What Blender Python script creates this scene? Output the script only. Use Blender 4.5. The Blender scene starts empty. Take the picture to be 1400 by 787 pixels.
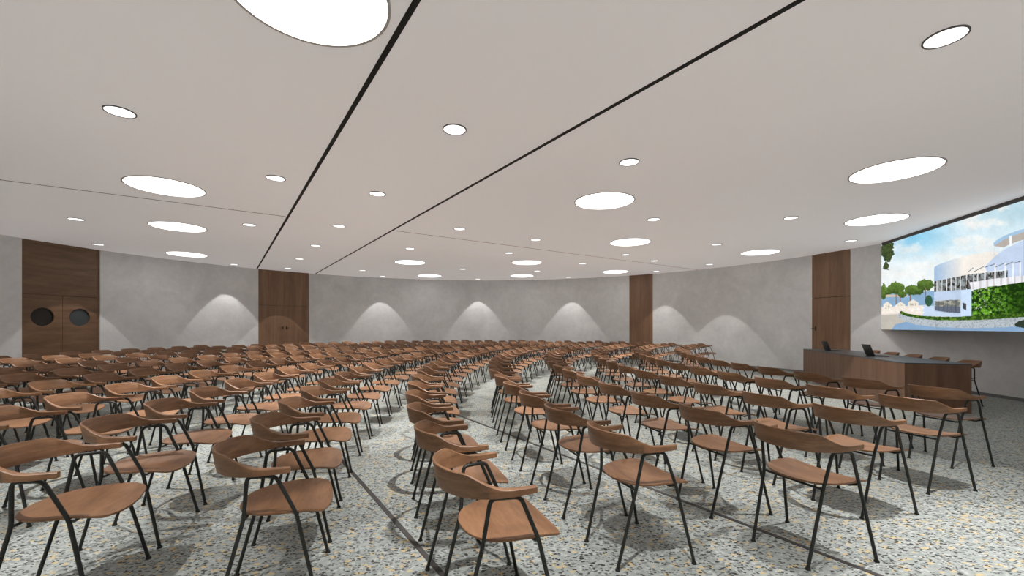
import bpy, bmesh, math, random
from math import sin, cos, pi, radians, degrees, sqrt, atan2, hypot
from mathutils import Vector, Matrix
import numpy as np

random.seed(7)
COL = bpy.context.scene.collection

# ------------------------------------------------------------------ scale and frame
EYE = 1.40                       # eye height, metres
FPX, HOR = 578.0, 445.0          # focal length in px of a 1400 px wide frame, horizon row
CEIL = 2.48 * EYE                # ceiling height
RC = Vector((-0.78 * EYE, 6.27 * EYE))   # centre of the round room
RR = 7.55 * EYE                  # its radius

# ------------------------------------------------------------------ helpers
def tag(o, label=None, cat=None, group=None, kind=None):
    if label: o['label'] = label
    if cat: o['category'] = cat
    if group: o['group'] = group
    if kind: o['kind'] = kind
    return o

def empty(name, loc=(0, 0, 0), rz=0.0):
    o = bpy.data.objects.new(name, None)
    o.empty_display_size = 0.1
    o.location = loc
    o.rotation_euler = (0, 0, rz)
    COL.objects.link(o)
    return o

def link_mesh(name, me, parent=None, loc=None, rz=None):
    o = bpy.data.objects.new(name, me)
    COL.objects.link(o)
    if parent is not None:
        o.parent = parent
    if loc is not None:
        o.location = loc
    if rz is not None:
        o.rotation_euler = (0, 0, rz)
    return o

def mesh_from(bm, mats, smooth=True, angle=35):
    me = bpy.data.meshes.new('mesh')
    bmesh.ops.recalc_face_normals(bm, faces=bm.faces)
    bm.to_mesh(me)
    bm.free()
    for m in (mats if isinstance(mats, (list, tuple)) else [mats]):
        me.materials.append(m)
    if smooth:
        me.polygons.foreach_set('use_smooth', [True] * len(me.polygons))
        try:
            me.set_sharp_from_angle(angle=radians(angle))
        except Exception:
            pass
    return me

def add_box(bm, c, s, rz=0.0, bevel=0.0, mi=0):
    m = Matrix.Translation(c) @ Matrix.Rotation(rz, 4, 'Z') @ Matrix.Diagonal((s[0], s[1], s[2], 1))
    r = bmesh.ops.create_cube(bm, size=1.0, matrix=m)
    fs = set(f for v in r['verts'] for f in v.link_faces)
    for f in fs:
        f.material_index = mi
    if bevel > 0:
        es = list(set(e for v in r['verts'] for e in v.link_edges))
        bmesh.ops.bevel(bm, geom=es, offset=bevel, segments=2, affect='EDGES', profile=0.5)

def add_tube(bm, pts, r, n=8, cap=True):
    pts = [Vector(p) for p in pts]
    rings = []
    up = Vector((0.13, 0.97, 0.21)).normalized()
    for i, p in enumerate(pts):
        if i == 0: t = pts[1] - p
        elif i == len(pts) - 1: t = p - pts[i - 1]
        else: t = (pts[i + 1] - p).normalized() + (p - pts[i - 1]).normalized()
        t.normalize()
        a = t.cross(up).normalized()
        b = t.cross(a)
        rings.append([bm.verts.new(p + r * (cos(2 * pi * k / n) * a + sin(2 * pi * k / n) * b)) for k in range(n)])
    for i in range(len(rings) - 1):
        for k in range(n):
            bm.faces.new((rings[i][k], rings[i][(k + 1) % n], rings[i + 1][(k + 1) % n], rings[i + 1][k]))
    if cap:
        bm.faces.new(rings[0]); bm.faces.new(rings[-1])

def add_cyl(bm, c, r1, r2, h, n=24):
    bmesh.ops.create_cone(bm, cap_ends=True, segments=n, radius1=r1, radius2=r2, depth=h,
                          matrix=Matrix.Translation((c[0], c[1], c[2] + h / 2)))

# ------------------------------------------------------------------ materials
def new_mat(name):
    m = bpy.data.materials.new(name)
    m.use_nodes = True
    nt = m.node_tree
    return m, nt, nt.nodes, nt.links, nt.nodes['Principled BSDF']

def plain(name, col, rough=0.5, metal=0.0, spec=0.5):
    m, nt, N, L, P = new_mat(name)
    P.inputs['Base Color'].default_value = (*col, 1)
    P.inputs['Roughness'].default_value = rough
    P.inputs['Metallic'].default_value = metal
    P.inputs['Specular IOR Level'].default_value = spec
    return m

def emit(name, col, s):
    m = bpy.data.materials.new(name)
    m.use_nodes = True
    N, L = m.node_tree.nodes, m.node_tree.links
    N.remove(N['Principled BSDF'])
    e = N.new('ShaderNodeEmission')
    e.inputs[0].default_value = (*col, 1)
    e.inputs[1].default_value = s
    L.new(e.outputs[0], N['Material Output'].inputs[0])
    return m

def mapping(N, L, scale, coord='Object', rot=(0, 0, 0)):
    tc = N.new('ShaderNodeTexCoord')
    mp = N.new('ShaderNodeMapping')
    mp.inputs['Scale'].default_value = scale
    mp.inputs['Rotation'].default_value = rot
    L.new(tc.outputs[coord], mp.inputs[0])
    return mp

def ramp(N, stops):
    r = N.new('ShaderNodeValToRGB')
    while len(r.color_ramp.elements) < len(stops):
        r.color_ramp.elements.new(0.5)
    for e, (p, c) in zip(r.color_ramp.elements, stops):
        e.position = p
        e.color = (*c, 1)
    return r

def wood(name, dark, mid, light, scale, rough=0.42, bump=0.15, per_object=0.0):
    m, nt, N, L, P = new_mat(name)
    mp = mapping(N, L, scale)
    vec = mp.outputs[0]
    if per_object:
        oi = N.new('ShaderNodeObjectInfo')
        ad = N.new('ShaderNodeVectorMath'); ad.operation = 'ADD'
        ml = N.new('ShaderNodeMath'); ml.operation = 'MULTIPLY'; ml.inputs[1].default_value = 31.0
        L.new(oi.outputs['Random'], ml.inputs[0])
        cb = N.new('ShaderNodeCombineXYZ')
        for k in range(3): L.new(ml.outputs[0], cb.inputs[k])
        L.new(vec, ad.inputs[0]); L.new(cb.outputs[0], ad.inputs[1])
        vec = ad.outputs[0]
    n1 = N.new('ShaderNodeTexNoise')
    n1.inputs['Scale'].default_value = 1.0
    n1.inputs['Detail'].default_value = 5
    n1.inputs['Distortion'].default_value = 0.6
    L.new(vec, n1.inputs['Vector'])
    n2 = N.new('ShaderNodeTexNoise')
    n2.inputs['Scale'].default_value = 6.0
    n2.inputs['Detail'].default_value = 3
    L.new(vec, n2.inputs['Vector'])
    mx = N.new('ShaderNodeMix'); mx.data_type = 'FLOAT'
    mx.inputs[0].default_value = 0.3
    L.new(n1.outputs[0], mx.inputs[2]); L.new(n2.outputs[0], mx.inputs[3])
    r = ramp(N, [(0.32, dark), (0.5, mid), (0.68, light)])
    L.new(mx.outputs[0], r.inputs[0])
    L.new(r.outputs[0], P.inputs['Base Color'])
    P.inputs['Roughness'].default_value = rough
    b = N.new('ShaderNodeBump')
    b.inputs['Strength'].default_value = bump
    b.inputs['Distance'].default_value = 0.002
    L.new(n2.outputs[0], b.inputs['Height'])
    L.new(b.outputs[0], P.inputs['Normal'])
    return m

M_CHAIR = wood('chair_plywood', (0.145, 0.068, 0.031), (0.215, 0.106, 0.050), (0.30, 0.155, 0.077), (9, 2.2, 34), 0.46, 0.1, 1)
M_DOORH = wood('wood_horizontal', (0.12, 0.066, 0.034), (0.175, 0.097, 0.052), (0.23, 0.132, 0.073), (1.1, 1.1, 9), 0.45)
M_DOORV = wood('wood_vertical', (0.17, 0.093, 0.050), (0.23, 0.128, 0.072), (0.29, 0.168, 0.098), (8, 8, 0.55), 0.45)
M_DESK = wood('desk_veneer', (0.115, 0.058, 0.032), (0.165, 0.085, 0.048), (0.215, 0.115, 0.066), (7, 7, 0.6), 0.45)
M_TUBE = plain('black_steel', (0.022, 0.024, 0.022), 0.42, 0.3)
M_CAP = plain('black_rubber', (0.012, 0.012, 0.012), 0.6)
M_GAP = plain('shadow_gap_black', (0.012, 0.011, 0.010), 0.8)
M_STRIP = plain('dark_steel_inlay', (0.04, 0.037, 0.036), 0.5)
M_TOP = plain('desk_top_charcoal', (0.06, 0.062, 0.066), 0.35)
M_LAPTOP = plain('laptop_black', (0.016, 0.017, 0.018), 0.45)
M_KEYS = plain('laptop_keys', (0.03, 0.03, 0.032), 0.6)
M_MARK = plain('grey_mark', (0.14, 0.12, 0.12), 0.5)
M_LAPSCR = plain('laptop_display', (0.012, 0.013, 0.016), 0.15)
M_BASE_STRIP = plain('grey_base_strip', (0.2, 0.2, 0.196), 0.6)
M_HANDLE = plain('bronze_handle', (0.07, 0.045, 0.03), 0.4, 0.6)
M_GLASSD = plain('dark_porthole_glass', (0.012, 0.010, 0.008), 0.15)
M_GLASSG = plain('grey_porthole_glass', (0.055, 0.065, 0.07), 0.15)
M_HOUSING = plain('screen_housing', (0.06, 0.056, 0.052), 0.55)
M_BACK = plain('screen_back', (0.3, 0.3, 0.3), 0.8)
M_BIG = emit('round_panel_light', (1.0, 0.98, 0.96), 4.0)
M_SMALL = emit('downlight_lens', (1.0, 0.98, 0.96), 1.7)
M_RING = plain('downlight_rim', (0.10, 0.095, 0.09), 0.6)
M_BRIM = plain('panel_light_rim', (0.55, 0.52, 0.50), 0.6)

# ceiling: matt warm white plaster
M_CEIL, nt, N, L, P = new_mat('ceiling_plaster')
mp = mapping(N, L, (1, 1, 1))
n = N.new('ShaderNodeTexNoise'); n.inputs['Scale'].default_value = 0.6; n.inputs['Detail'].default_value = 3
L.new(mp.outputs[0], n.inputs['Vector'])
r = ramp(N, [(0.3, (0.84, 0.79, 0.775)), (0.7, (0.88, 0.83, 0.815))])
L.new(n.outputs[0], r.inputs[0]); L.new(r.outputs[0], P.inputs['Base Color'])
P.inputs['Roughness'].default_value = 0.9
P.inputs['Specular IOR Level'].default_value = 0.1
# faint even glow added to the plaster as fill light, no lamp behind it
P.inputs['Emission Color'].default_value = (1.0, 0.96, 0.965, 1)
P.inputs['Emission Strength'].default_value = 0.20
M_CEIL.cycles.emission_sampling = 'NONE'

# wall: troweled concrete plaster
M_WALL, nt, N, L, P = new_mat('wall_concrete')
mp = mapping(N, L, (1, 1, 1))
n1 = N.new('ShaderNodeTexNoise'); n1.inputs['Scale'].default_value = 0.9; n1.inputs['Detail'].default_value = 7; n1.inputs['Roughness'].default_value = 0.62; n1.inputs['Distortion'].default_value = 0.7
n2 = N.new('ShaderNodeTexNoise'); n2.inputs['Scale'].default_value = 7; n2.inputs['Detail'].default_value = 6; n2.inputs['Roughness'].default_value = 0.65
L.new(mp.outputs[0], n1.inputs['Vector']); L.new(mp.outputs[0], n2.inputs['Vector'])
mx = N.new('ShaderNodeMix'); mx.data_type = 'FLOAT'; mx.inputs[0].default_value = 0.3
L.new(n1.outputs[0], mx.inputs[2]); L.new(n2.outputs[0], mx.inputs[3])
r = ramp(N, [(0.34, (0.67, 0.67, 0.67)), (0.5, (0.76, 0.76, 0.76)), (0.64, (0.84, 0.84, 0.84))])
L.new(mx.outputs[0], r.inputs[0]); L.new(r.outputs[0], P.inputs['Base Color'])
P.inputs['Roughness'].default_value = 0.75
P.inputs['Specular IOR Level'].default_value = 0.25
b = N.new('ShaderNodeBump'); b.inputs['Strength'].default_value = 0.35; b.inputs['Distance'].default_value = 0.02
L.new(n2.outputs[0], b.inputs['Height']); L.new(b.outputs[0], P.inputs['Normal'])

# floor: terrazzo, grey green binder with black, cream and grey chips
M_FLOOR, nt, N, L, P = new_mat('floor_terrazzo')
tc = N.new('ShaderNodeTexCoord')
warp = N.new('ShaderNodeTexNoise'); warp.inputs['Scale'].default_value = 40; warp.inputs['Detail'].default_value = 2
L.new(tc.outputs['Object'], warp.inputs['Vector'])
wm = N.new('ShaderNodeVectorMath'); wm.operation = 'MULTIPLY_ADD'
wm.inputs[1].default_value = (0.02, 0.02, 0.0)
L.new(warp.outputs['Color'], wm.inputs[0]); L.new(tc.outputs['Object'], wm.inputs[2])
def chips(scale, frac, size, off):
    mpc = N.new('ShaderNodeMapping'); mpc.inputs['Location'].default_value = (off, off * 1.7, 0.5)
    mpc.inputs['Rotation'].default_value = (0, 0, off)
    mpc.inputs['Scale'].default_value = (1, 1.55, 0)
    L.new(wm.outputs[0], mpc.inputs[0])
    v = N.new('ShaderNodeTexVoronoi'); v.inputs['Scale'].default_value = scale
    L.new(mpc.outputs[0], v.inputs['Vector'])
    lt = N.new('ShaderNodeMath'); lt.operation = 'LESS_THAN'; lt.inputs[1].default_value = size
    L.new(v.outputs['Distance'], lt.inputs[0])
    sp = N.new('ShaderNodeSeparateColor')
    L.new(v.outputs['Color'], sp.inputs[0])
    l2 = N.new('ShaderNodeMath'); l2.operation = 'LESS_THAN'; l2.inputs[1].default_value = frac
    L.new(sp.outputs[0], l2.inputs[0])
    mu = N.new('ShaderNodeMath'); mu.operation = 'MULTIPLY'
    L.new(lt.outputs[0], mu.inputs[0]); L.new(l2.outputs[0], mu.inputs[1])
    return mu.outputs[0]
nb = N.new('ShaderNodeTexNoise'); nb.inputs['Scale'].default_value = 25; nb.inputs['Detail'].default_value = 4
L.new(tc.outputs['Object'], nb.inputs['Vector'])
r = ramp(N, [(0.35, (0.255, 0.285, 0.272)), (0.65, (0.36, 0.392, 0.375))])
L.new(nb.outputs[0], r.inputs[0])
col = r.outputs[0]
for scale, frac, size, off, c in ((34, 0.40, 0.42, 3.1, (0.43, 0.46, 0.44)), (30, 0.45, 0.40, 7.7, (0.18, 0.20, 0.19)),
                                  (23, 0.24, 0.44, 1.3, (0.50, 0.40, 0.22)), (27, 0.30, 0.35, 5.2, (0.03, 0.032, 0.033)),
                                  (50, 0.42, 0.40, 9.4, (0.05, 0.052, 0.052))):
    k = chips(scale, frac, size, off)
    mx = N.new('ShaderNodeMix'); mx.data_type = 'RGBA'
    L.new(k, mx.inputs[0]); L.new(col, mx.inputs[6]); mx.inputs[7].default_value = (*c, 1)
    col = mx.outputs[2]
L.new(col, P.inputs['Base Color'])
P.inputs['Roughness'].default_value = 0.5
P.inputs['Specular IOR Level'].default_value = 0.35

# ------------------------------------------------------------------ room shell
def wall_angle(u):
    """angle round the room centre where the sight line of photo column u meets the wall"""
    k = (u - 700) / FPX
    a = k * k + 1
    b = 2 * (-k * RC.x - RC.y)
    c = RC.x ** 2 + RC.y ** 2 - RR ** 2
    y = (-b + sqrt(b * b - 4 * a * c)) / (2 * a)
    return atan2(y - RC.y, k * y - RC.x)

def on_wall(a, r=0.0):
    return Vector((RC.x + (RR + r) * cos(a), RC.y + (RR + r) * sin(a)))

NSEG = 192
bm = bmesh.new()
bmesh.ops.create_circle(bm, cap_ends=True, segments=NSEG, radius=RR + 0.3, matrix=Matrix.Translation((RC.x, RC.y, 0)))
me = mesh_from(bm, M_FLOOR, False)
tag(link_mesh('floor', me), kind='structure')
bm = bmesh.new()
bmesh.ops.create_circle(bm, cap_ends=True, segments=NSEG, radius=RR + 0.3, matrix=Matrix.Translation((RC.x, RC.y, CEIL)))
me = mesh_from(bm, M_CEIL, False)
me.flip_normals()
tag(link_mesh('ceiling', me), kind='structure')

panels = {  # photo columns of the wooden bays in the wall
    'a': (wall_angle(137), wall_angle(30)), 'b': (wall_angle(422.3), wall_angle(353.3)),
    'c': (wall_angle(892.5), wall_angle(860.5)), 'd': (wall_angle(1162.7), wall_angle(1110.3))}

def arc_wall(name, a0, a1):
    bm = bmesh.new()
    n = max(2, int((a1 - a0) / radians(1.5)))
    cols = []
    for i in range(n + 1):
        a = a0 + (a1 - a0) * i / n
        p, q = on_wall(a), on_wall(a, 0.2)
        cols.append([bm.verts.new((p.x, p.y, 0)), bm.verts.new((p.x, p.y, CEIL)),
                     bm.verts.new((q.x, q.y, CEIL)), bm.verts.new((q.x, q.y, 0))])
    for i in range(n):
        for k in range(4):
            bm.faces.new((cols[i][k], cols[i][(k + 1) % 4], cols[i + 1][(k + 1) % 4], cols[i + 1][k]))
    bm.faces.new(cols[0]); bm.faces.new(cols[-1])
    tag(link_mesh(name, mesh_from(bm, M_WALL, True, 30)), kind='structure')
    # low darker grey strip along the foot of the same arc
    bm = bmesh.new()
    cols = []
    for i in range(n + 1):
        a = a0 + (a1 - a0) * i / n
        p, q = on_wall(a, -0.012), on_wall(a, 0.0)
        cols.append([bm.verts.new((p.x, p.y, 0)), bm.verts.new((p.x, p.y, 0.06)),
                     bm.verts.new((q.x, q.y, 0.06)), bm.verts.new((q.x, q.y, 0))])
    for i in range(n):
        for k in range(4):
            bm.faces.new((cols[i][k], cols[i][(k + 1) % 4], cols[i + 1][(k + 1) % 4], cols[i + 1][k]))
    tag(link_mesh(name.replace('wall', 'base_strip'), mesh_from(bm, M_BASE_STRIP, True, 30)), kind='structure')

arc_wall('wall_right', wall_angle(1400) - radians(75), panels['d'][0])
arc_wall('wall_back_right', panels['d'][1], panels['c'][0])
arc_wall('wall_back', panels['c'][1], panels['b'][0])
arc_wall('wall_back_left', panels['b'][1], panels['a'][0])
arc_wall('wall_left', panels['a'][1], panels['a'][1] + radians(70))
arc_wall('wall_front', panels['a'][1] + radians(70), wall_angle(1400) - radians(75) + 2 * pi)

def bay(key):
    """local frame of a wooden bay: origin on the floor mid chord, x along the chord (to the right as seen from the room), y into the wall"""
    a0, a1 = panels[key]
    p, q = on_wall(a1), on_wall(a0)      # left, right as seen from inside
    w = (q - p).length
    mid = (p + q) / 2
    rz = atan2((q - p).y, (q - p).x)
    return mid, w, rz

DOOR_H = 1.545 * EYE
def circle_hole_panel(bm, x0, x1, z0, z1, cx, cz, r, y0, y1, n=48):
    """rectangular leaf with a round through hole"""
    def outer(a):
        dx, dz = cos(a), sin(a)
        t = min([(x1 - cx) / dx if dx > 1e-6 else 1e9, (x0 - cx) / dx if dx < -1e-6 else 1e9,
                 (z1 - cz) / dz if dz > 1e-6 else 1e9, (z0 - cz) / dz if dz < -1e-6 else 1e9])
        return cx + dx * t, cz + dz * t
    angs = sorted(set([2 * pi * k / n for k in range(n)] + [atan2(zz - cz, xx - cx) % (2 * pi) for xx in (x0, x1) for zz in (z0, z1)]))
    V = []
    for a in angs:
        ox, oz = outer(a)
        V.append([bm.verts.new((cx + r * cos(a), y0, cz + r * sin(a))), bm.verts.new((ox, y0, oz)),
                  bm.verts.new((ox, y1, oz)), bm.verts.new((cx + r * cos(a), y1, cz + r * sin(a)))])
    m = len(V)
    for i in range(m):
        A, B = V[i], V[(i + 1) % m]
        for k in range(4):
            bm.faces.new((A[k], A[(k + 1) % 4], B[(k + 1) % 4], B[k]))

# double door with portholes, left
mid, w, rz = bay('a')
d1 = empty('door_1', (mid.x, mid.y, 0), rz)
tag(d1, kind='structure')
rec = 0.045
bm = bmesh.new()
add_box(bm, (0, rec + 0.03, (DOOR_H + CEIL) / 2 + 0.002), (w, 0.06, CEIL - DOOR_H - 0.004))
link_mesh('overpanel', mesh_from(bm, M_DOORH, False), d1)
for s, gl in ((-1, M_GLASSD), (1, M_GLASSG)):
    bm = bmesh.new()
    xa, xb = (-w / 2, -0.003) if s < 0 else (0.003, w / 2)
    px = -0.395 if s < 0 else 0.37
    circle_hole_panel(bm, xa, xb, 0.005, DOOR_H - 0.004, px, 1.155 * EYE, 0.228, rec, rec + 0.06)
    leaf = link_mesh('door_leaf', mesh_from(bm, M_DOORH, True, 30), d1)
    bm = bmesh.new()
    bmesh.ops.create_cone(bm, cap_ends=True, segments=48, radius1=0.228, radius2=0.228, depth=0.008,
                          matrix=Matrix.Translation((px, rec + 0.045, 1.155 * EYE)) @ Matrix.Rotation(pi / 2, 4, 'X'))
    tag(link_mesh('porthole_glass', mesh_from(bm, gl, True, 30), leaf),
        label='nearly black round window' if s < 0 else 'slate grey round window')
bm = bmesh.new()
add_box(bm, (0, rec + 0.1, CEIL / 2), (w, 0.06, CEIL))
link_mesh('door_backing', mesh_from(bm, M_GAP, False), d1)

# cupboard door bay between the far left and the back
def wood_bay(key, name, seam, split, handles, hx=0.0):
    mid, w, rz = bay(key)
    d = empty(name, (mid.x, mid.y, 0), rz)
    tag(d, kind='structure')
    y0 = -0.004
    bm = bmesh.new()
    add_box(bm, (0, 0.09, CEIL / 2), (w, 0.05, CEIL))
    link_mesh('door_backing', mesh_from(bm, M_GAP, False), d)
    if seam:
        bm = bmesh.new(); add_box(bm, (0, y0 + 0.03, (seam + CEIL) / 2 + 0.004), (w, 0.06, CEIL - seam - 0.008))
        link_mesh('overpanel', mesh_from(bm, M_DOORV, False), d)
        top = seam - 0.004
    else:
        top = CEIL
    if split:
        lo = [(-w / 2, -0.002), (0.002, w / 2)]
    else:
        lo = [(-w / 2, w / 2)]
    for i, (xa, xb) in enumerate(lo):
        bm = bmesh.new(); add_box(bm, ((xa + xb) / 2, y0 + 0.03, top / 2 + 0.004), (xb - xa, 0.06, top - 0.008))
        leaf = link_mesh('door_leaf', mesh_from(bm, M_DOORV, False), d)
        if handles:
            x = (-0.06 if i == 0 else 0.06) if split else hx
            bm = bmesh.new()
            add_tube(bm, [(x, y0 - 0.0, 1.32), (x, y0 - 0.035, 1.32), (x + (-0.1 if i == 0 else 0.1), y0 - 0.035, 1.32)], 0.009, 8)
            add_box(bm, (x, y0 - 0.004, 1.32), (0.04, 0.008, 0.12))
            link_mesh('door_handle', mesh_from(bm, M_HANDLE), leaf)
wood_bay('b', 'door_2', 1.54 * EYE, True, True)
wood_bay('c', 'door_3', 0, False, False)
wood_bay('d', 'door_4', 1.575 * EYE, False, True, -0.42)

# seams in the ceiling, inlays in the floor
EV, DV = Vector((0.8256, 0.564)), Vector((-0.564, 0.8256))
def chord(e=None, d=None):
    ce, cd = RC.dot(EV), RC.dot(DV)
    if e is not None:
        h = sqrt((RR - 0.001) ** 2 - (e - ce) ** 2)
        return EV * e + DV * (cd - h), EV * e + DV * (cd + h)
    h = sqrt((RR - 0.001) ** 2 - (d - cd) ** 2)
    return EV * (ce - h) + DV * d, EV * (ce + h) + DV * d
E1, E2, D1 = 0.727 * EYE, 2.168 * EYE, 6.47 * EYE
def strip(name, p, q, w, z, t, m):
    v = q - p
    bm = bmesh.new()
    add_box(bm, ((p.x + q.x) / 2, (p.y + q.y) / 2, z), (v.length, w, t), atan2(v.y, v.x))
    tag(link_mesh(name, mesh_from(bm, m, False)), kind='structure')
strip('trim_1', *chord(e=E1), 0.042, CEIL - 0.002, 0.006, M_GAP)
strip('trim_2', *chord(e=E2), 0.042, CEIL - 0.002, 0.006, M_GAP)
a, b_ = chord(d=D1)
cut = lambda e: EV * e + DV * D1
strip('trim_3', a, cut(E1 - 0.021), 0.013, CEIL - 0.0015, 0.005, M_GAP)
strip('trim_4', cut(E2 + 0.021), b_, 0.013, CEIL - 0.0015, 0.005, M_GAP)
strip('trim_5', *chord(e=E1), 0.034, 0.001, 0.004, M_STRIP)
strip('trim_6', *chord(e=E2), 0.034, 0.001, 0.004, M_STRIP)
strip('trim_7', a, cut(E1 - 0.017), 0.02, 0.001, 0.004, M_STRIP)
strip('trim_8', cut(E1 + 0.017), cut(E2 - 0.017), 0.02, 0.001, 0.004, M_STRIP)
strip('trim_9', cut(E2 + 0.017), b_, 0.02, 0.001, 0.004, M_STRIP)

# ------------------------------------------------------------------ ceiling lights
BIG = [(-0.908, 1.890), (-3.696, 4.513), (-5.000, 6.335), (-6.738, 8.767), (-2.382, 9.886), (-2.446, 12.556), (0.349, 9.916),
       (0.293, 12.560), (2.834, 11.598), (1.098, 5.027), (2.095, 7.494), (3.660, 4.044), (5.085, 5.911), (5.008, 8.539)]
SMALL = [(-2.711, 2.922), (-0.433, 3.187), (-2.368, 4.238), (-1.510, 4.741), (-2.566, 6.272), (-3.627, 7.805), (-4.697, 9.350),
         (-5.761, 10.872), (-3.846, 6.194), (-0.798, 6.454), (-1.955, 8.100), (-3.997, 11.315), (-3.864, 12.650), (-1.292, 11.037),
         (-0.064, 8.589), (0.676, 11.407), (-1.087, 13.391), (1.724, 12.905), (1.680, 10.061), (2.362, 8.807), (3.242, 9.624),
         (3.905, 11.440), (4.765, 10.201), (1.060, 3.823), (1.969, 5.881), (0.408, 7.277), (3.722, 7.688), (3.825, 5.795),
         (5.901, 7.361), (2.223, 2.168), (-6.051, 5.867), (-7.535, 7.696), (-6.706, 10.202)]
SPOT_W = 560.0
ORD = ['first', 'second', 'third', 'fourth', 'fifth', 'sixth', 'seventh', 'eighth', 'ninth', 'tenth', 'eleventh', 'twelfth',
       'thirteenth', 'fourteenth', 'fifteenth']
def photo_u(x, y): return 700 + FPX * x / y
def photo_v(y, z): return HOR + FPX * (1 - z) / y        # z in eye heights

def disc_mesh(r, z0, m, th=0.004, n=48):
    bm = bmesh.new(); add_cyl(bm, (0, 0, z0), r, r, th, n)
    return mesh_from(bm, m, True, 30)
def ring_mesh(r0, r1, z0, z1, m, n=48):
    bm = bmesh.new(); V = []
    for k in range(n):
        c, s = cos(2 * pi * k / n), sin(2 * pi * k / n)
        V.append([bm.verts.new((r * c, r * s, z)) for r, z in ((r0, z0), (r1, z0), (r1, z1), (r0, z1))])
    for i in range(n):
        for k in range(4):
            bm.faces.new((V[i][k], V[i][(k + 1) % 4], V[(i + 1) % n][(k + 1) % 4], V[(i + 1) % n][k]))
    return mesh_from(bm, m, True, 30)
me_big, me_bigrim = disc_mesh(0.475, -0.006, M_BIG), ring_mesh(0.475, 0.495, -0.008, 0.0, M_BRIM)
me_small, me_smallrim = disc_mesh(0.115, -0.006, M_SMALL), ring_mesh(0.115, 0.126, -0.009, 0.0, M_RING)

def zone(x, y):
    e, d = Vector((x, y)).dot(EV), Vector((x, y)).dot(DV)
    if e < E1 / EYE: return 'left ceiling panel before the thin cross seam' if d < 6.46 else 'left ceiling panel beyond the thin cross seam'
    if e < E2 / EYE: return 'strip between the two dark seams'
    return 'right ceiling panel before the thin cross seam' if d < 6.46 else 'right ceiling panel beyond the thin cross seam'

def lights(pts, kind):
    zs = {}
    for p in pts: zs.setdefault(zone(*p), []).append(p)
    for zn, ps in zs.items():
        ps.sort(key=lambda p: photo_u(*p))
        for i, (x, y) in enumerate(ps):
            o = empty('round_panel_light' if kind == 'big' else 'recessed_downlight', (x * EYE, y * EYE, CEIL))
            pre = 'large round glowing light panel' if kind == 'big' else 'small round recessed downlight'
            tag(o, '%s, %s from left, %s' % (pre, ORD[i], zn), 'ceiling light',
                'large round ceiling lights' if kind == 'big' else 'small round ceiling downlights')
            link_mesh('diffuser', me_big if kind == 'big' else me_small, o)
            link_mesh('rim', me_bigrim if kind == 'big' else me_smallrim, o)
            if kind == 'small': spot(x, y, o)
def spot(x, y, parent):
    ld = SPOT_WALL if hypot(x + 0.78, y - 6.27) > 6.7 else SPOT_DATA      # the ring next to the wall is dimmer
    lo = bpy.data.objects.new('downlight_beam', ld)
    COL.objects.link(lo)
    lo.parent = parent
    lo.location = (0, 0, -0.03)
SPOT_DATA = bpy.data.lights.new('downlight_beam', 'SPOT')
SPOT_DATA.energy = SPOT_W
SPOT_DATA.color = (1.0, 0.97, 0.945)
SPOT_DATA.spot_size = radians(65)
SPOT_DATA.spot_blend = 0.12
SPOT_DATA.shadow_soft_size = 0.022
# beam profile: brightest straight down, weaker towards the cut-off
SPOT_DATA.use_nodes = True
ln, ll = SPOT_DATA.node_tree.nodes, SPOT_DATA.node_tree.links
tcn = ln.new('ShaderNodeTexCoord'); spx = ln.new('ShaderNodeSeparateXYZ'); ll.new(tcn.outputs['Normal'], spx.inputs[0])
ab = ln.new('ShaderNodeMath'); ab.operation = 'ABSOLUTE'; ll.new(spx.outputs[2], ab.inputs[0])
pw = ln.new('ShaderNodeMath'); pw.operation = 'POWER'; pw.inputs[1].default_value = 5.0; ll.new(ab.outputs[0], pw.inputs[0])
ll.new(pw.outputs[0], ln['Emission'].inputs['Strength'])
SPOT_WALL = SPOT_DATA.copy(); SPOT_WALL.energy = SPOT_W * 0.19
SPOT_WALL.spot_blend = 0.06
[n_ for n_ in SPOT_WALL.node_tree.nodes if n_.type == 'MATH' and n_.operation == 'POWER'][0].inputs[1].default_value = 2.0
lights(BIG, 'big')
lights(SMALL, 'small')
# the same fixtures carry on over and behind the viewer
c0 = (-0.78, 6.27)
for kind, pts in (('small', [(0.2, 0.95), (-2.15, 0.85), (2.5, 0.9), (-0.5, -0.75), (-3.5, -0.2), (2.1, -0.3), (4.4, 1.5), (-5.2, 1.2)]),
                  ('big', [(-3.1, 0.4), (3.2, 0.3)])):
    for k, (x, y) in enumerate(pts):
        o = empty('round_panel_light' if kind == 'big' else 'recessed_downlight', (x * EYE, y * EYE, CEIL))
        tag(o, '%s out of view behind the viewer' % ('large round glowing light panel' if kind == 'big' else 'small round recessed downlight'),
            'ceiling light', 'large ceiling lights behind the viewer' if kind == 'big' else 'small downlights behind the viewer')
        link_mesh('diffuser', me_big if kind == 'big' else me_small, o)
        link_mesh('rim', me_bigrim if kind == 'big' else me_smallrim, o)
        if kind == 'small': spot(x, y, o)

# ------------------------------------------------------------------ the chair
def catmull(P, n):
    out = []
    P = [Vector(p) for p in P]
    for i in range(len(P) - 1):
        p0, p1, p2, p3 = P[max(i - 1, 0)], P[i], P[i + 1], P[min(i + 2, len(P) - 1)]
        for k in range(n):
            t = k / n
            out.append(0.5 * ((2 * p1) + (-p0 + p2) * t + (2 * p0 - 5 * p1 + 4 * p2 - p3) * t * t + (-p0 + 3 * p1 - 3 * p2 + p3) * t ** 3))
    out.append(P[-1])
    return out

def lerp_tab(tab, s):
    for (a, va), (b, vb) in zip(tab, tab[1:]):
        if s <= b:
            t = (s - a) / (b - a)
            return va + (vb - va) * t
    return tab[-1][1]

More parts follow.
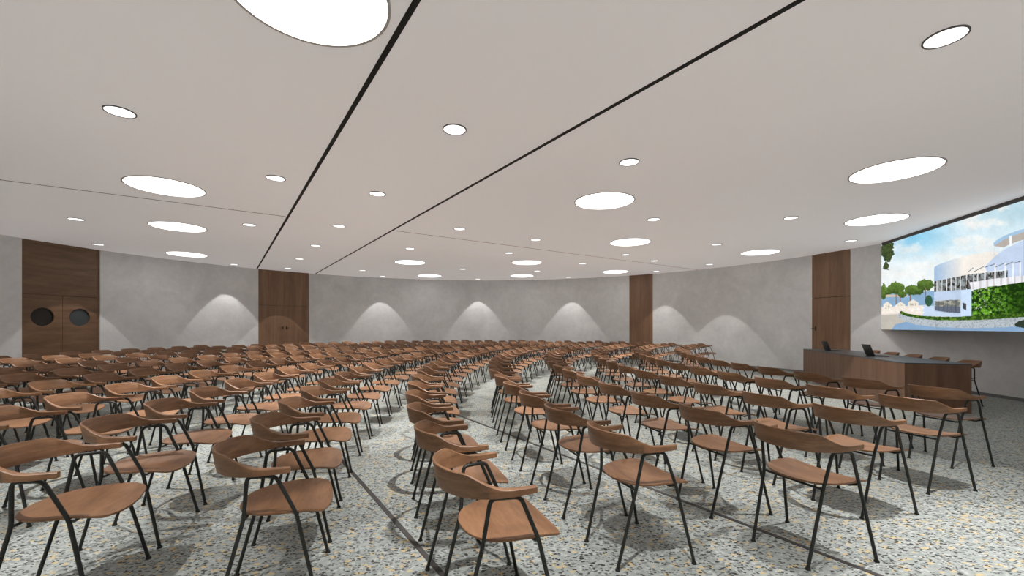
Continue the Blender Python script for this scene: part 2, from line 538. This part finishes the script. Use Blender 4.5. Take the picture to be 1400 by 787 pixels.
def backrest_mesh(sub=4):
    half = [(0.104, 0.262), (0.05, 0.262), (-0.01, 0.256), (-0.07, 0.244), (-0.125, 0.224), (-0.175, 0.192),
            (-0.215, 0.150), (-0.243, 0.100), (-0.260, 0.050), (-0.265, 0.0)]
    full = half + [(x, -y) for x, y in reversed(half[:-1])]
    C = catmull([(x, y, 0) for x, y in full], sub)
    # x position decides the profile
    top = [(-0.30, 0.786), (-0.262, 0.786), (-0.180, 0.780), (-0.165, 0.772), (-0.11, 0.737), (-0.06, 0.716), (-0.02, 0.712), (0.11, 0.712)]
    bot = [(-0.30, 0.672), (-0.16, 0.672), (-0.05, 0.678), (0.11, 0.684)]
    th = [(-0.30, 0.013), (-0.16, 0.014), (-0.08, 0.030), (0.0, 0.034), (0.11, 0.024)]
    lean = [(-0.30, 0.020), (-0.17, 0.016), (-0.08, 0.0), (0.11, 0.0)]
    bm = bmesh.new(); R = []
    for i, p in enumerate(C):
        t = (C[min(i + 1, len(C) - 1)] - C[max(i - 1, 0)]).normalized()
        nrm = Vector((-t.y, t.x, 0))          # outward for this direction of travel is +
        if nrm.dot(Vector((p.x - 0.05, p.y, 0))) < 0: nrm = -nrm
        zt, zb, w, ln = lerp_tab(top, p.x), lerp_tab(bot, p.x), lerp_tab(th, p.x), lerp_tab(lean, p.x)
        c = 0.0035
        prof = [(-w / 2, zb + c), (-w / 2 + c, zb), (w / 2 - c, zb), (w / 2, zb + c), (w / 2 + ln, zt - c), (w / 2 - c + ln, zt), (-w / 2 + c + ln, zt), (-w / 2 + ln, zt - c)]
        R.append([bm.verts.new((p.x + nrm.x * o, p.y + nrm.y * o, z)) for o, z in prof])
    m = len(R[0])
    for i in range(len(R) - 1):
        for k in range(m):
            bm.faces.new((R[i][k], R[i][(k + 1) % m], R[i + 1][(k + 1) % m], R[i + 1][k]))
    bm.faces.new(R[0]); bm.faces.new(R[-1])
    return mesh_from(bm, M_CHAIR, True, 40)

def seat_mesh(sub=4, rings=5):
    half = [(-0.165, 0.0), (-0.160, 0.06), (-0.140, 0.120), (-0.098, 0.175), (-0.03, 0.215), (0.06, 0.232), (0.15, 0.236),
            (0.218, 0.228), (0.250, 0.202), (0.265, 0.14), (0.274, 0.075), (0.277, 0.0)]
    full = half + [(x, -y) for x, y in reversed(half[1:-1])]
    full.append(full[0])
    O = catmull([(x, y, 0) for x, y in full], sub)[:-1]
    cx = 0.06
    def zf(x, y):
        z = 0.467 + 0.30 * y * y                        # side wings curve up
        if x > 0.12: z -= 1.15 * (x - 0.12) ** 2         # waterfall front
        if x < -0.02: z += 0.45 * (x + 0.02) ** 2
        return z
    bm = bmesh.new()
    def layer(dz, shrink=1.0):
        L_ = []
        for j in range(1, rings + 1):
            f = j / rings * (shrink if j == rings else 1)
            L_.append([bm.verts.new((cx + (p.x - cx) * f, p.y * f, zf(cx + (p.x - cx) * f, p.y * f) + dz)) for p in O])
        cv = bm.verts.new((cx, 0, zf(cx, 0) + dz))
        return cv, L_
    T, B = layer(0.0, 0.992), layer(-0.012, 0.985)
    n = len(O)
    for cv, L_ in (T, B):
        for k in range(n): bm.faces.new((cv, L_[0][k], L_[0][(k + 1) % n]))
        for a, b in zip(L_, L_[1:]):
            for k in range(n): bm.faces.new((a[k], b[k], b[(k + 1) % n], a[(k + 1) % n]))
    mid = [bm.verts.new((p.x, p.y, zf(p.x, p.y) - 0.006)) for p in O]
    for a, b in ((T[1][-1], mid), (mid, B[1][-1])):
        for k in range(n): bm.faces.new((a[k], b[k], b[(k + 1) % n], a[(k + 1) % n]))
    return mesh_from(bm, M_CHAIR, True, 50)

RT = 0.0098
FOOT_R, FOOT_F = (-0.231, 0.174), (0.231, 0.271)
BEND_R, BEND_F = (-0.113, 0.185, 0.452), (0.127, 0.235, 0.468)
TOP_R, TOP_F = (-0.090, 0.222, 0.669), (0.037, 0.246, 0.669)
def bez(p0, p1, p2, n=4):
    p0, p1, p2 = Vector(p0), Vector(p1), Vector(p2)
    return [(1 - t) ** 2 * p0 + 2 * t * (1 - t) * p1 + t * t * p2 for t in [k / n for k in range(n + 1)]]
def leg_pts(front, s):
    f = FOOT_F if front else FOOT_R
    b = Vector(BEND_F if front else BEND_R); t = Vector(TOP_F if front else TOP_R)
    o = Vector(TOP_R if front else TOP_F)
    foot = Vector((f[0], f[1], 0.008))
    b_dn = b + (foot - b).normalized() * 0.03; b_up = b + (t - b).normalized() * 0.03
    t_dn = t + (b - t).normalized() * 0.03; t_in = t + (o - t).normalized() * 0.03
    pts = [foot] + bez(b_dn, b, b_up, 3) + bez(t_dn, t, t_in, 4)
    return [Vector((p.x, p.y * s, p.z)) for p in pts]

def leg_mesh(front, s, n=8):
    bm = bmesh.new(); add_tube(bm, leg_pts(front, s), RT, n)
    return mesh_from(bm, M_TUBE, True, 60)
def rail_mesh(s, n=8):
    a = leg_pts(False, s)[-1]; b = leg_pts(True, s)[-1]
    bm = bmesh.new(); add_tube(bm, [a, b], RT, n)
    for t in (0.2, 0.8):
        p = a.lerp(b, t); add_cyl(bm, (p.x, p.y, p.z + 0.004), 0.006, 0.006, 0.012, 8)
    return mesh_from(bm, M_TUBE, True, 60)
def bar_mesh(front, n=8):
    b = Vector(BEND_F if front else BEND_R)
    zc = 0.444
    bm = bmesh.new()
    add_tube(bm, [(b.x, b.y, b.z - 0.004), (b.x * 0.98, b.y * 0.8, zc), (b.x * 0.98, -b.y * 0.8, zc), (b.x, -b.y, b.z - 0.004)], 0.0075, n)
    return mesh_from(bm, M_TUBE, True, 60)
def cap_mesh(front, s):
    f = FOOT_F if front else FOOT_R
    bm = bmesh.new(); add_cyl(bm, (f[0], f[1] * s, 0.0), 0.0155, 0.0125, 0.012, 12)
    return mesh_from(bm, M_CAP, True, 40)

PARTS = dict(backrest=backrest_mesh(), seat=seat_mesh(),
             legs=[(leg_mesh(fr, s), cap_mesh(fr, s)) for fr in (True, False) for s in (1, -1)],
             rails=[rail_mesh(s) for s in (1, -1)], bars=[bar_mesh(fr) for fr in (True, False)])

def make_chair(x, y, rz):
    o = empty('armchair', (x, y, 0), rz)
    link_mesh('backrest', PARTS['backrest'], o)
    link_mesh('seat', PARTS['seat'], o)
    for lm, cm in PARTS['legs']:
        l = link_mesh('leg', lm, o)
        link_mesh('foot_cap', cm, l)
    for r_ in PARTS['rails']: link_mesh('arm_rail', r_, o)
    for b2 in PARTS['bars']: link_mesh('crossbar', b2, o)
    return o
proto = make_chair(0, 0, 0)
def copy_tree(o, parent=None, depth=0, caps=True):
    c = o.copy(); COL.objects.link(c); c.parent = parent
    for ch in o.children:
        if not caps and ch.name.startswith('foot_cap'): continue
        copy_tree(ch, c, depth + 1, caps)
    return c

# ------------------------------------------------------------------ curved rows of chairs
ROWC = Vector((10.088, 5.4275))                 # centre of the arcs, eye heights
R0, PITCH, STEP = 7.2632, 0.72799, 0.48702
PHI = [18.43, 20.08, 20.56, 21.86, 20.28, 21.41, 19.06, 18.14, 9.79 + 2.132 * 6]
NROWS = 15
EDGE = 7.02
def row_phase(i):
    if i < len(PHI): return PHI[i]
    r = R0 + PITCH * i
    st = degrees(STEP / r)
    return PHASES.get(i, 0.0) + math.ceil((26 - PHASES.get(i, 0.0)) / st) * st
PHASES = {9: 8.5, 10: 4.31, 11: 2.23, 12: 0.65, 13: -6.05, 14: -8.62}
FAR_EDGE = [7.15, 7.15, 7.1]
chairs = []          # (row, order from the near end, x, y, rz)
for i in range(NROWS):
    r = R0 + PITCH * i
    st = STEP / r
    ph = radians(row_phase(i))
    k = 0
    while True:
        a = ph - k * st
        if a < radians(-60): break
        x, y = ROWC.x - r * cos(a), ROWC.y - r * sin(a)
        if hypot(x - c0[0], y - c0[1]) > (FAR_EDGE[i] if i < 3 else EDGE):
            if a < 0: break
            k += 1; continue
        k += 1
        if y < 0.6: continue
        if i >= 8 and photo_u(x, y) < -45: continue
        chairs.append((i, k, x, y, a))
cnt = {}
big_first = sorted(range(len(chairs)), key=lambda j: hypot(chairs[j][2], chairs[j][3]))
single = set(big_first[:300])
rest = []
first = True
RN = ['front', 'second', 'third', 'fourth', 'fifth', 'sixth', 'seventh', 'eighth', 'ninth', 'tenth', 'eleventh', 'twelfth',
      'thirteenth', 'fourteenth', 'fifteenth', 'sixteenth']
def ordn(k):
    return '%d%s' % (k, 'th' if 10 <= k % 100 <= 20 else {1: 'st', 2: 'nd', 3: 'rd'}.get(k % 10, 'th'))
for j, (i, k, x, y, a) in enumerate(chairs):
    cnt[i] = cnt.get(i, 0) + 1
    if j not in single:
        rest.append((x, y, a)); continue
    if first:
        o = proto; first = False
    else:
        o = copy_tree(proto, caps=hypot(x, y) < 6)
    o.location = (x * EYE, y * EYE, 0)
    o.rotation_euler = (0, 0, a)
    n_ = cnt[i]
    end = 'nearest end' if i < 8 else 'photo left edge'
    tag(o, 'brown bentwood armchair on black legs, %s from %s of %s row' % (ordn(n_), end, RN[i]) if i < 8 else
        'brown bentwood armchair on black legs, %s from %s in %s row' % (ordn(n_), end, RN[i]),
        'chair', 'bentwood armchairs in curved rows facing the desk')
if rest:
    # beyond 300 in view: the farthest chairs as one object
    V, F, MI, off = [], [], [], 0
    srcs = [(PARTS['backrest'], 0), (PARTS['seat'], 0)] + [(l, 1) for l, c in PARTS['legs']] + [(m_, 1) for m_ in PARTS['rails'] + PARTS['bars']]
    for x, y, a in rest:
        T = Matrix.Translation((x * EYE, y * EYE, 0)) @ Matrix.Rotation(a, 4, 'Z')
        for me_, mi in srcs:
            V += [tuple(T @ v.co) for v in me_.vertices]
            F += [tuple(off + q for q in p.vertices) for p in me_.polygons]
            MI += [mi] * len(me_.polygons)
            off += len(me_.vertices)
    me = bpy.data.meshes.new('mesh'); me.from_pydata(V, [], F)
    me.materials.append(M_CHAIR); me.materials.append(M_TUBE)
    me.polygons.foreach_set('material_index', MI)
    me.polygons.foreach_set('use_smooth', [True] * len(F))
    me.set_sharp_from_angle(angle=radians(50))
    o = link_mesh('armchairs', me)
    tag(o, 'farthest brown armchairs in the last rows before the curved back wall', 'chairs', kind='stuff')

# ------------------------------------------------------------------ presenter desk
TV = Vector((0.2806, 0.9598)); NV = Vector((0.9598, -0.2806))     # along the desk, away from the audience
A0 = Vector((4.625, 4.98)) * EYE
DL, DW, DH = 3.135 * EYE, 0.625 * EYE, 0.565 * EYE
mid = A0 + TV * DL / 2 + NV * DW / 2
rz = atan2(TV.y, TV.x)
desk = empty('presenter_desk', (mid.x, mid.y, 0), rz)      # local x along the desk, local -y away from the audience
tag(desk, 'long walnut presenter desk with charcoal top facing the chair rows', 'desk')
t = 0.03
bm = bmesh.new(); add_box(bm, (0, DW / 2 - t / 2, (DH - 0.022) / 2), (DL, t, DH - 0.022), 0, 0.001)
link_mesh('front_panel', mesh_from(bm, M_DESK, False), desk)
for s in (-1, 1):
    bm = bmesh.new(); add_box(bm, (s * (DL / 2 - t / 2), -t / 2 , (DH - 0.022) / 2), (t, DW - t, DH - 0.022), 0, 0.001)
    link_mesh('end_panel', mesh_from(bm, M_DESK, False), desk)
bm = bmesh.new(); add_box(bm, (0, 0, DH - 0.011), (DL + 0.004, DW + 0.004, 0.022), 0, 0.002)
link_mesh('desk_top', mesh_from(bm, M_TOP, False), desk)

def laptop(along, across, label):
    p = A0 + TV * along + NV * across
    o = empty('laptop', (p.x, p.y, DH), atan2(NV.y, NV.x) + pi / 2)    # local x along desk, local -y away from audience (towards the user)
    tag(o, label, 'laptop', 'laptops on the presenter desk')
    w, d = 0.34, 0.235
    bm = bmesh.new(); add_box(bm, (0, -d / 2, 0.009), (w, d, 0.016), 0, 0.004)
    base = link_mesh('laptop_base', mesh_from(bm, M_LAPTOP), o)
    bm = bmesh.new(); add_box(bm, (0, -d * 0.40, 0.0178), (w * 0.88, d * 0.46, 0.0012)); add_box(bm, (0, -d * 0.82, 0.0178), (w * 0.3, d * 0.24, 0.0008))
    link_mesh('keyboard', mesh_from(bm, M_KEYS, False), base)
    tilt = radians(20)
    M = Matrix.Translation((0, 0, 0.014)) @ Matrix.Rotation(-tilt, 4, 'X')
    bm = bmesh.new(); add_box(bm, (0, 0.004, 0.118), (w, 0.008, 0.232), 0, 0.003); bm.transform(M)
    lid = link_mesh('laptop_lid', mesh_from(bm, M_LAPTOP), o)
    bm = bmesh.new(); add_box(bm, (0, -0.0008, 0.12), (w * 0.93, 0.001, 0.205)); bm.transform(M)
    link_mesh('display', mesh_from(bm, M_LAPSCR, False), lid)
    bm = bmesh.new(); add_box(bm, (0.10, 0.0086, 0.205), (0.07, 0.0008, 0.012)); bm.transform(M)
    link_mesh('lid_mark', mesh_from(bm, M_MARK, False), lid)
laptop(1.20 * EYE, 0.2 * EYE, 'black open laptop on the near half of the desk, lid towards the chairs')
laptop(2.52 * EYE, 0.17 * EYE, 'black open laptop near the far end of the desk, before the wooden bay')

# chairs of the speakers behind the desk, facing the rows
for q, al in enumerate((0.72, 1.28, 1.86, 2.44, 3.00)):
    p = A0 + TV * al * EYE + NV * (DW + 0.30 * EYE)
    o = copy_tree(proto)
    o.location = (p.x, p.y, 0)
    o.rotation_euler = (0, 0, atan2(-NV.y, -NV.x))
    tag(o, 'brown bentwood armchair behind the presenter desk, %s from its near end' % ORD[q], 'chair', 'armchairs behind the presenter desk')

# ------------------------------------------------------------------ projection screen
SL = Vector((6.640, 7.60)) * EYE             # left end of the screen
SD = Vector((-0.271, -0.9626))                # direction along the screen to the right
SN = Vector((-0.9626, 0.271))                 # towards the audience
SLEN, SZ0, SZ1 = 3.25 * EYE, EYE * (1 - 0.068), CEIL - 0.03
scr = empty('projection_screen', (SL.x, SL.y, 0), atan2(SD.y, SD.x))
tag(scr, 'wide glowing projection screen showing a white curved building, pine trees and sea', 'screen')
bm = bmesh.new(); add_box(bm, (SLEN / 2, 0.02, (SZ0 + CEIL) / 2), (SLEN, 0.03, CEIL - SZ0))
link_mesh('screen_board', mesh_from(bm, M_BACK, False), scr)
bm = bmesh.new(); add_box(bm, (SLEN / 2 + 0.04, -0.012, CEIL - 0.032), (SLEN - 0.08, 0.034, 0.064), 0, 0.004)
link_mesh('screen_housing', mesh_from(bm, M_HOUSING, False), scr)

def inside(px, py, poly):
    r_ = np.zeros(px.shape, bool)
    n_ = len(poly)
    for i in range(n_):
        x1, y1 = poly[i]; x2, y2 = poly[(i + 1) % n_]
        if y1 == y2: continue
        c = ((y1 > py) != (y2 > py)) & (px < (x2 - x1) * (py - y1) / (y2 - y1) + x1)
        r_ ^= c
    return r_
def vnoise(x, y, seed):
    xi, yi = np.floor(x).astype(int), np.floor(y).astype(int)
    fx, fy = x - xi, y - yi
    fx, fy = fx * fx * (3 - 2 * fx), fy * fy * (3 - 2 * fy)
    h = lambda a, b: (np.sin(a * 127.1 + b * 311.7 + seed * 74.7) * 43758.5453) % 1.0
    return (h(xi, yi) * (1 - fx) + h(xi + 1, yi) * fx) * (1 - fy) + (h(xi, yi + 1) * (1 - fx) + h(xi + 1, yi + 1) * fx) * fy
def fbm(x, y, seed, o=4):
    s, a, t_ = 0, 0.5, 0
    for k in range(o):
        s = s + a * vnoise(x * 2 ** k, y * 2 ** k, seed + k); t_ += a; a *= 0.5
    return s / t_

NX, NZ = 620, 300
gs = np.linspace(0.0, SLEN, NX); gz = np.linspace(SZ0, SZ1, NZ)
S_, Z_ = np.meshgrid(gs, gz)
WX = SL.x + SD.x * S_; WY = SL.y + SD.y * S_
# drawing coordinates of the picture (pixels of a 6.56x enlargement of its visible part)
PX = (700 + FPX * WX / WY - 1190) * 6.557
PY = (HOR + FPX * (EYE - Z_) / WY - 260) * 6.557
def srgb(c): 
    c = np.array(c, float) / 255
    return np.where(c <= 0.04045, c / 12.92, ((c + 0.055) / 1.055) ** 2.4)
IMG = np.zeros(PX.shape + (3,))
IMG[:] = (205, 224, 232)
def put(mask, colr, alpha=1.0):
    colr = np.asarray(colr, float)
    if np.isscalar(alpha): alpha = np.full(PX.shape, float(alpha))
    a_ = (mask * alpha)[..., None]
    IMG[:] = IMG * (1 - a_) + colr * a_
def B(pts): return [(x, y + 655.7) for x, y in pts]
allm = np.ones(PX.shape, bool)
# sky
g = np.clip(1 - np.hypot((PX - 330) / 500, (PY - 400) / 260), 0, 1)
put(allm, (112, 186, 222), g * 0.9)
g = np.clip(1 - np.hypot((PX - 1380) / 700, (PY - 180) / 200), 0, 1)
put(allm, (166, 198, 210), g * 0.8)
g = np.clip((PY - 470) / 300, 0, 1)
put(allm, (232, 236, 236), g * 0.85)
cl = np.clip((fbm(PX / 130, PY / 75, 3) - 0.52) * 5, 0, 1)
put(allm, (238, 234, 228), cl * 0.75 * np.clip(1.4 - PY / 800, 0, 1))
# foliage top left
f_ = (np.hypot((PX - 150) / 70, (PY - 540) / 110) + 0.7 * (fbm(PX / 22, PY / 22, 9) - 0.5)) < 0.85
f2 = (np.hypot((PX - 140) / 35, (PY - 680) / 45) + 0.9 * (fbm(PX / 14, PY / 14, 19) - 0.5)) < 0.8
sh = fbm(PX / 12, PY / 12, 5)[..., None]
put(f_ | f2, np.array((38, 52, 30)) + sh * np.array((50, 50, 30)))
# sea and far shore
put(inside(PX, PY, B([(95, 265), (570, 245), (570, 420), (95, 420)])), (136, 168, 198))
put(inside(PX, PY, B([(95, 280), (330, 280), (330, 300), (95, 300)])), (205, 185, 160))
# plaza
put(inside(PX, PY, B([(95, 390), (250, 385), (500, 370), (575, 420), (840, 470), (840, 500), (95, 500)])), (226, 216, 206))
put(inside(PX, PY, B([(470, 375), (570, 380), (850, 445), (850, 480), (470, 470)])), (190, 208, 228))
# pines
for cx_, cy_, rx_, ry_ in ((118, 255, 26, 75), (160, 245, 45, 38), (230, 222, 82, 62), (285, 275, 40, 32), (365, 240, 70, 48), (425, 245, 48, 40), (492, 192, 78, 54)):
    m_ = (np.hypot((PX - cx_) / rx_, (PY - 655.7 - cy_) / ry_) + 0.5 * (fbm(PX / 16, PY / 16, 12) - 0.5)) < 0.95
    lite = np.clip(0.75 - (PY - 655.7 - cy_) / ry_ * 0.5, 0, 1)[..., None]
    put(m_, np.array((26, 42, 18)) + sh * 50 * np.array((1, 1.1, .5)) + lite * np.array((40, 50, 22)))
for a_, b2, c_ in ((225, 275, 370), (352, 280, 335), (490, 215, 320), (262, 290, 340)):
    put(inside(PX, PY, B([(a_, b2), (a_ + 9, b2), (a_ + 9, c_), (a_, c_)])), (140, 105, 85))
put((np.hypot((PX - 522) / 34, (PY - 655.7 - 335) / 50)) < 1, (52, 88, 66))
# white pavilions
for x0, x1, y0, y1 in ((115, 188, 340, 440), (228, 312, 342, 405), (335, 430, 322, 412)):
    put(inside(PX, PY, B([(x0, y0 + 28), ((x0 + x1) / 2, y0), (x1, y0 + 28), (x1, y1), (x0, y1)])), (228, 220, 206))
    put(inside(PX, PY, B([(x0 + 16, y0 + 36), (x1 - 16, y0 + 36), (x1 - 16, y1 - 34), (x0 + 16, y1 - 34)])), (168, 164, 154), 0.8 * (fbm(PX / 9, PY / 9, 34) > 0.45))
sp_ = (fbm(PX / 9, PY / 9, 33) > 0.6) & inside(PX, PY, B([(110, 370), (480, 390), (480, 440), (110, 440)]))
put(sp_, (245, 240, 235))
# building body
lw = inside(PX, PY, B([(570, 245), (905, 225), (905, 478), (830, 472), (570, 430)]))
put(lw, (184, 201, 224))
put(inside(PX, PY, B([(812, 235), (905, 228), (905, 478), (812, 468)])), (196, 216, 240))
up = inside(PX, PY, [(570, 690), (610, 665), (680, 640), (760, 612), (900, 577), (1050, 550), (1140, 545), (1160, 800), (570, 830)])
gg = np.clip((PX - 570) / 260, 0, 1)[..., None]
put(up, np.array((158, 186, 216)) * (1 - gg) + np.array((232, 226, 218)) * gg)
# window band
wb = inside(PX, PY, B([(570, 160), (780, 118), (900, 96), (1230, 60), (1230, 140), (880, 232), (570, 254)]))
put(wb, (104, 104, 104))
put(wb & (fbm(PX / 20, PY / 30, 41) > 0.52), (142, 150, 152))
put(wb & (fbm(PX / 14, PY / 24, 47) > 0.6), (52, 54, 50))
for x_ in (596, 640, 684, 722, 765, 806, 862, 925, 960, 1025):
    put(wb & (abs(PX - x_) < 3), (228, 230, 232))
# sweeping wall on the right
put(inside(PX, PY, [(1020, 690), (1110, 595), (1200, 530), (1300, 480), (1367, 450), (1367, 810), (1230, 790), (1230, 715), (1170, 715), (1050, 735)]), (188, 203, 226))
put(inside(PX, PY, [(1367, 430), (1900, 300), (1900, 900), (1367, 900)]), (170, 190, 214))
put(inside(PX, PY, B([(1195, 80), (1225, 78), (1225, 135), (1195, 135)])), (70, 78, 88))
# roof canopy
put(inside(PX, PY, [(1100, 475), (1125, 450), (1190, 412), (1280, 375), (1377, 343), (1900, 200), (1900, 420), (1377, 440), (1250, 482), (1195, 512), (1110, 502)]), (176, 168, 160))
put(inside(PX, PY, [(1100, 475), (1125, 450), (1190, 412), (1280, 375), (1377, 343), (1900, 200), (1900, 225), (1377, 370), (1200, 440), (1105, 498)]), (158, 188, 214))
put(inside(PX, PY, [(1245, 410), (1265, 405), (1265, 495), (1245, 500)]), (236, 238, 240))
for x_ in (1106, 1126, 1146):
    put(inside(PX, PY, [(x_, 500), (x_ + 4, 500), (x_ + 4, 590), (x_, 590)]), (205, 214, 222))
# balcony and posts
bal = inside(PX, PY, B([(885, 168), (1120, 135), (1377, 108), (1900, 60), (1900, 180), (1377, 190), (905, 235)]))
put(bal, (226, 227, 232))
put(bal & ((PX / 62) % 1 > 0.72), (200, 195, 197))
for x_ in (925, 1025, 1117, 1205, 1277, 1342):
    put((abs(PX - x_) < 5) & (PY > 665 - (x_ - 1025) * 0.06) & (PY < 840), (234, 236, 240))
for (x1, y1, x2, y2) in ((925, 730, 1020, 680), (1025, 690, 1115, 660), (1117, 690, 1200, 652), (1205, 672, 1277, 642), (1277, 655, 1342, 638), (870, 735, 925, 692)):
    tt = np.clip((PX - x1) / (x2 - x1), 0, 1)
    put((PX > x1) & (PX < x2) & (abs(PY - (y1 + (y2 - y1) * tt)) < 3.5), (96, 102, 110))
put(inside(PX, PY, B([(862, 150), (872, 150), (876, 222), (858, 222)])), (60, 48, 48))
# lower windows
lwn = inside(PX, PY, B([(575, 337), (690, 327), (806, 325), (806, 444), (690, 438), (575, 420)]))
put(lwn, (96, 104, 118))
put(lwn & (PY < 655.7 + 385), (112, 116, 112))
put(lwn & (fbm(PX / 30, PY / 12, 51) > 0.55) & (PY < 655.7 + 385), (165, 160, 146))
for x_ in (610, 650, 690, 728, 765):
    put(lwn & (abs(PX - x_) < 1.5), (62, 68, 78))
put(inside(PX, PY, B([(825, 350), (858, 362), (858, 420), (828, 405)])), (70, 72, 78))
# ivy
iv = inside(PX, PY, B([(905, 250), (930, 235), (1000, 222), (1070, 205), (1160, 200), (1240, 185), (1377, 165), (1900, 120), (1900, 500), (905, 490)]))
nz = fbm(PX / 20, PY / 16, 61)[..., None]
lit = np.clip(1.25 - (PX - 950) / 420, 0.15, 1)[..., None]
put(iv, np.array((26, 52, 14)) + np.clip((nz - 0.40) * 3, 0, 1) * lit * np.array((88, 122, 34)))
put(iv & (fbm(PX / 11, PY / 10, 71) > 0.7) & (PX < 1400), (206, 220, 190), 0.8 * np.clip((1280 - PX) / 250, 0, 1))
# road, kerb wall, hedge
put(inside(PX, PY, B([(95, 480), (250, 470), (400, 540), (1900, 540), (1900, 680), (95, 680)])), (132, 162, 194))
put(inside(PX, PY, B([(95, 460), (250, 455), (330, 520), (225, 545), (180, 600), (170, 680), (95, 680)])), (186, 180, 170))
kw = inside(PX, PY, B([(248, 445), (330, 472), (450, 495), (600, 508), (900, 508), (1100, 498), (1377, 472), (1900, 420), (1900, 560), (1377, 556), (1200, 572), (900, 578), (600, 572), (400, 548), (300, 515), (248, 480)]))
put(kw, (176, 184, 190))
put(kw & (fbm(PX / 8, PY / 8, 81) > 0.6), (146, 154, 160))
hd = inside(PX, PY, B([(262, 432), (275, 424), (330, 448), (450, 468), (600, 476), (750, 478), (905, 470), (1377, 440), (1900, 400), (1900, 440), (1377, 480), (1100, 500), (900, 510), (600, 510), (450, 494), (330, 474), (268, 452)]))
put(hd, np.array((44, 74, 26)) + np.clip((nz - 0.4) * 3, 0, 1) * np.array((60, 62, 20)))
put(inside(PX, PY, B([(1290, 545), (1330, 515), (1377, 505), (1900, 500), (1900, 680), (1300, 565)])), (48, 58, 48))

IMG *= (0.955 + 0.09 * fbm(PX / 60, PY / 60, 91))[..., None] * (0.97 + 0.06 * fbm(PX / 7, PY / 7, 95))[..., None]
LIN = srgb(np.clip(IMG, 0, 255))
verts = np.stack([S_, np.full(S_.shape, 0.002), Z_], -1).reshape(-1, 3)
idx = np.arange(NX * NZ).reshape(NZ, NX)
faces = np.stack([idx[:-1, :-1], idx[:-1, 1:], idx[1:, 1:], idx[1:, :-1]], -1).reshape(-1, 4)
me = bpy.data.meshes.new('mesh')
me.vertices.add(len(verts)); me.vertices.foreach_set('co', verts.ravel())
me.loops.add(len(faces) * 4); me.loops.foreach_set('vertex_index', faces.ravel().astype(np.int32))
me.polygons.add(len(faces)); me.polygons.foreach_set('loop_start', np.arange(0, len(faces) * 4, 4, dtype=np.int32))
me.update(calc_edges=True)
ca = me.color_attributes.new('picture', 'FLOAT_COLOR', 'POINT')
ca.data.foreach_set('color', np.concatenate([LIN.reshape(-1, 3), np.ones((NX * NZ, 1))], 1).astype(np.float32).ravel())
M_PIC = bpy.data.materials.new('screen_picture'); M_PIC.use_nodes = True
N, L = M_PIC.node_tree.nodes, M_PIC.node_tree.links
N.remove(N['Principled BSDF'])
at = N.new('ShaderNodeAttribute'); at.attribute_name = 'picture'
em = N.new('ShaderNodeEmission'); em.inputs[1].default_value = 1.15
L.new(at.outputs['Color'], em.inputs[0]); L.new(em.outputs[0], N['Material Output'].inputs[0])
me.materials.append(M_PIC)
tag(link_mesh('screen_picture', me, scr), label='bright picture of a white building, ivy, pines and sea')

# ------------------------------------------------------------------ camera and render look
cam = bpy.data.cameras.new('camera')
cam.sensor_width = 36; cam.lens = FPX / 1400 * 36
cam.shift_y = (HOR - 393.5) / 1400
cam.clip_start = 0.05; cam.clip_end = 100
co = bpy.data.objects.new('camera', cam); COL.objects.link(co)
co.location = (0, 0, EYE); co.rotation_euler = (pi / 2, 0, 0)
sc = bpy.context.scene
sc.camera = co
w_ = bpy.data.worlds.new('world'); sc.world = w_
w_.use_nodes = True
w_.node_tree.nodes['Background'].inputs[0].default_value = (0.9, 0.92, 1, 1)
w_.node_tree.nodes['Background'].inputs[1].default_value = 0.0
sc.view_settings.view_transform = 'Standard'
sc.view_settings.look = 'None'
sc.view_settings.exposure = 0.0
sc.cycles.use_denoising = True
sc.cycles.max_bounces = 8
sc.cycles.diffuse_bounces = 5
sc.cycles.sample_clamp_indirect = 8
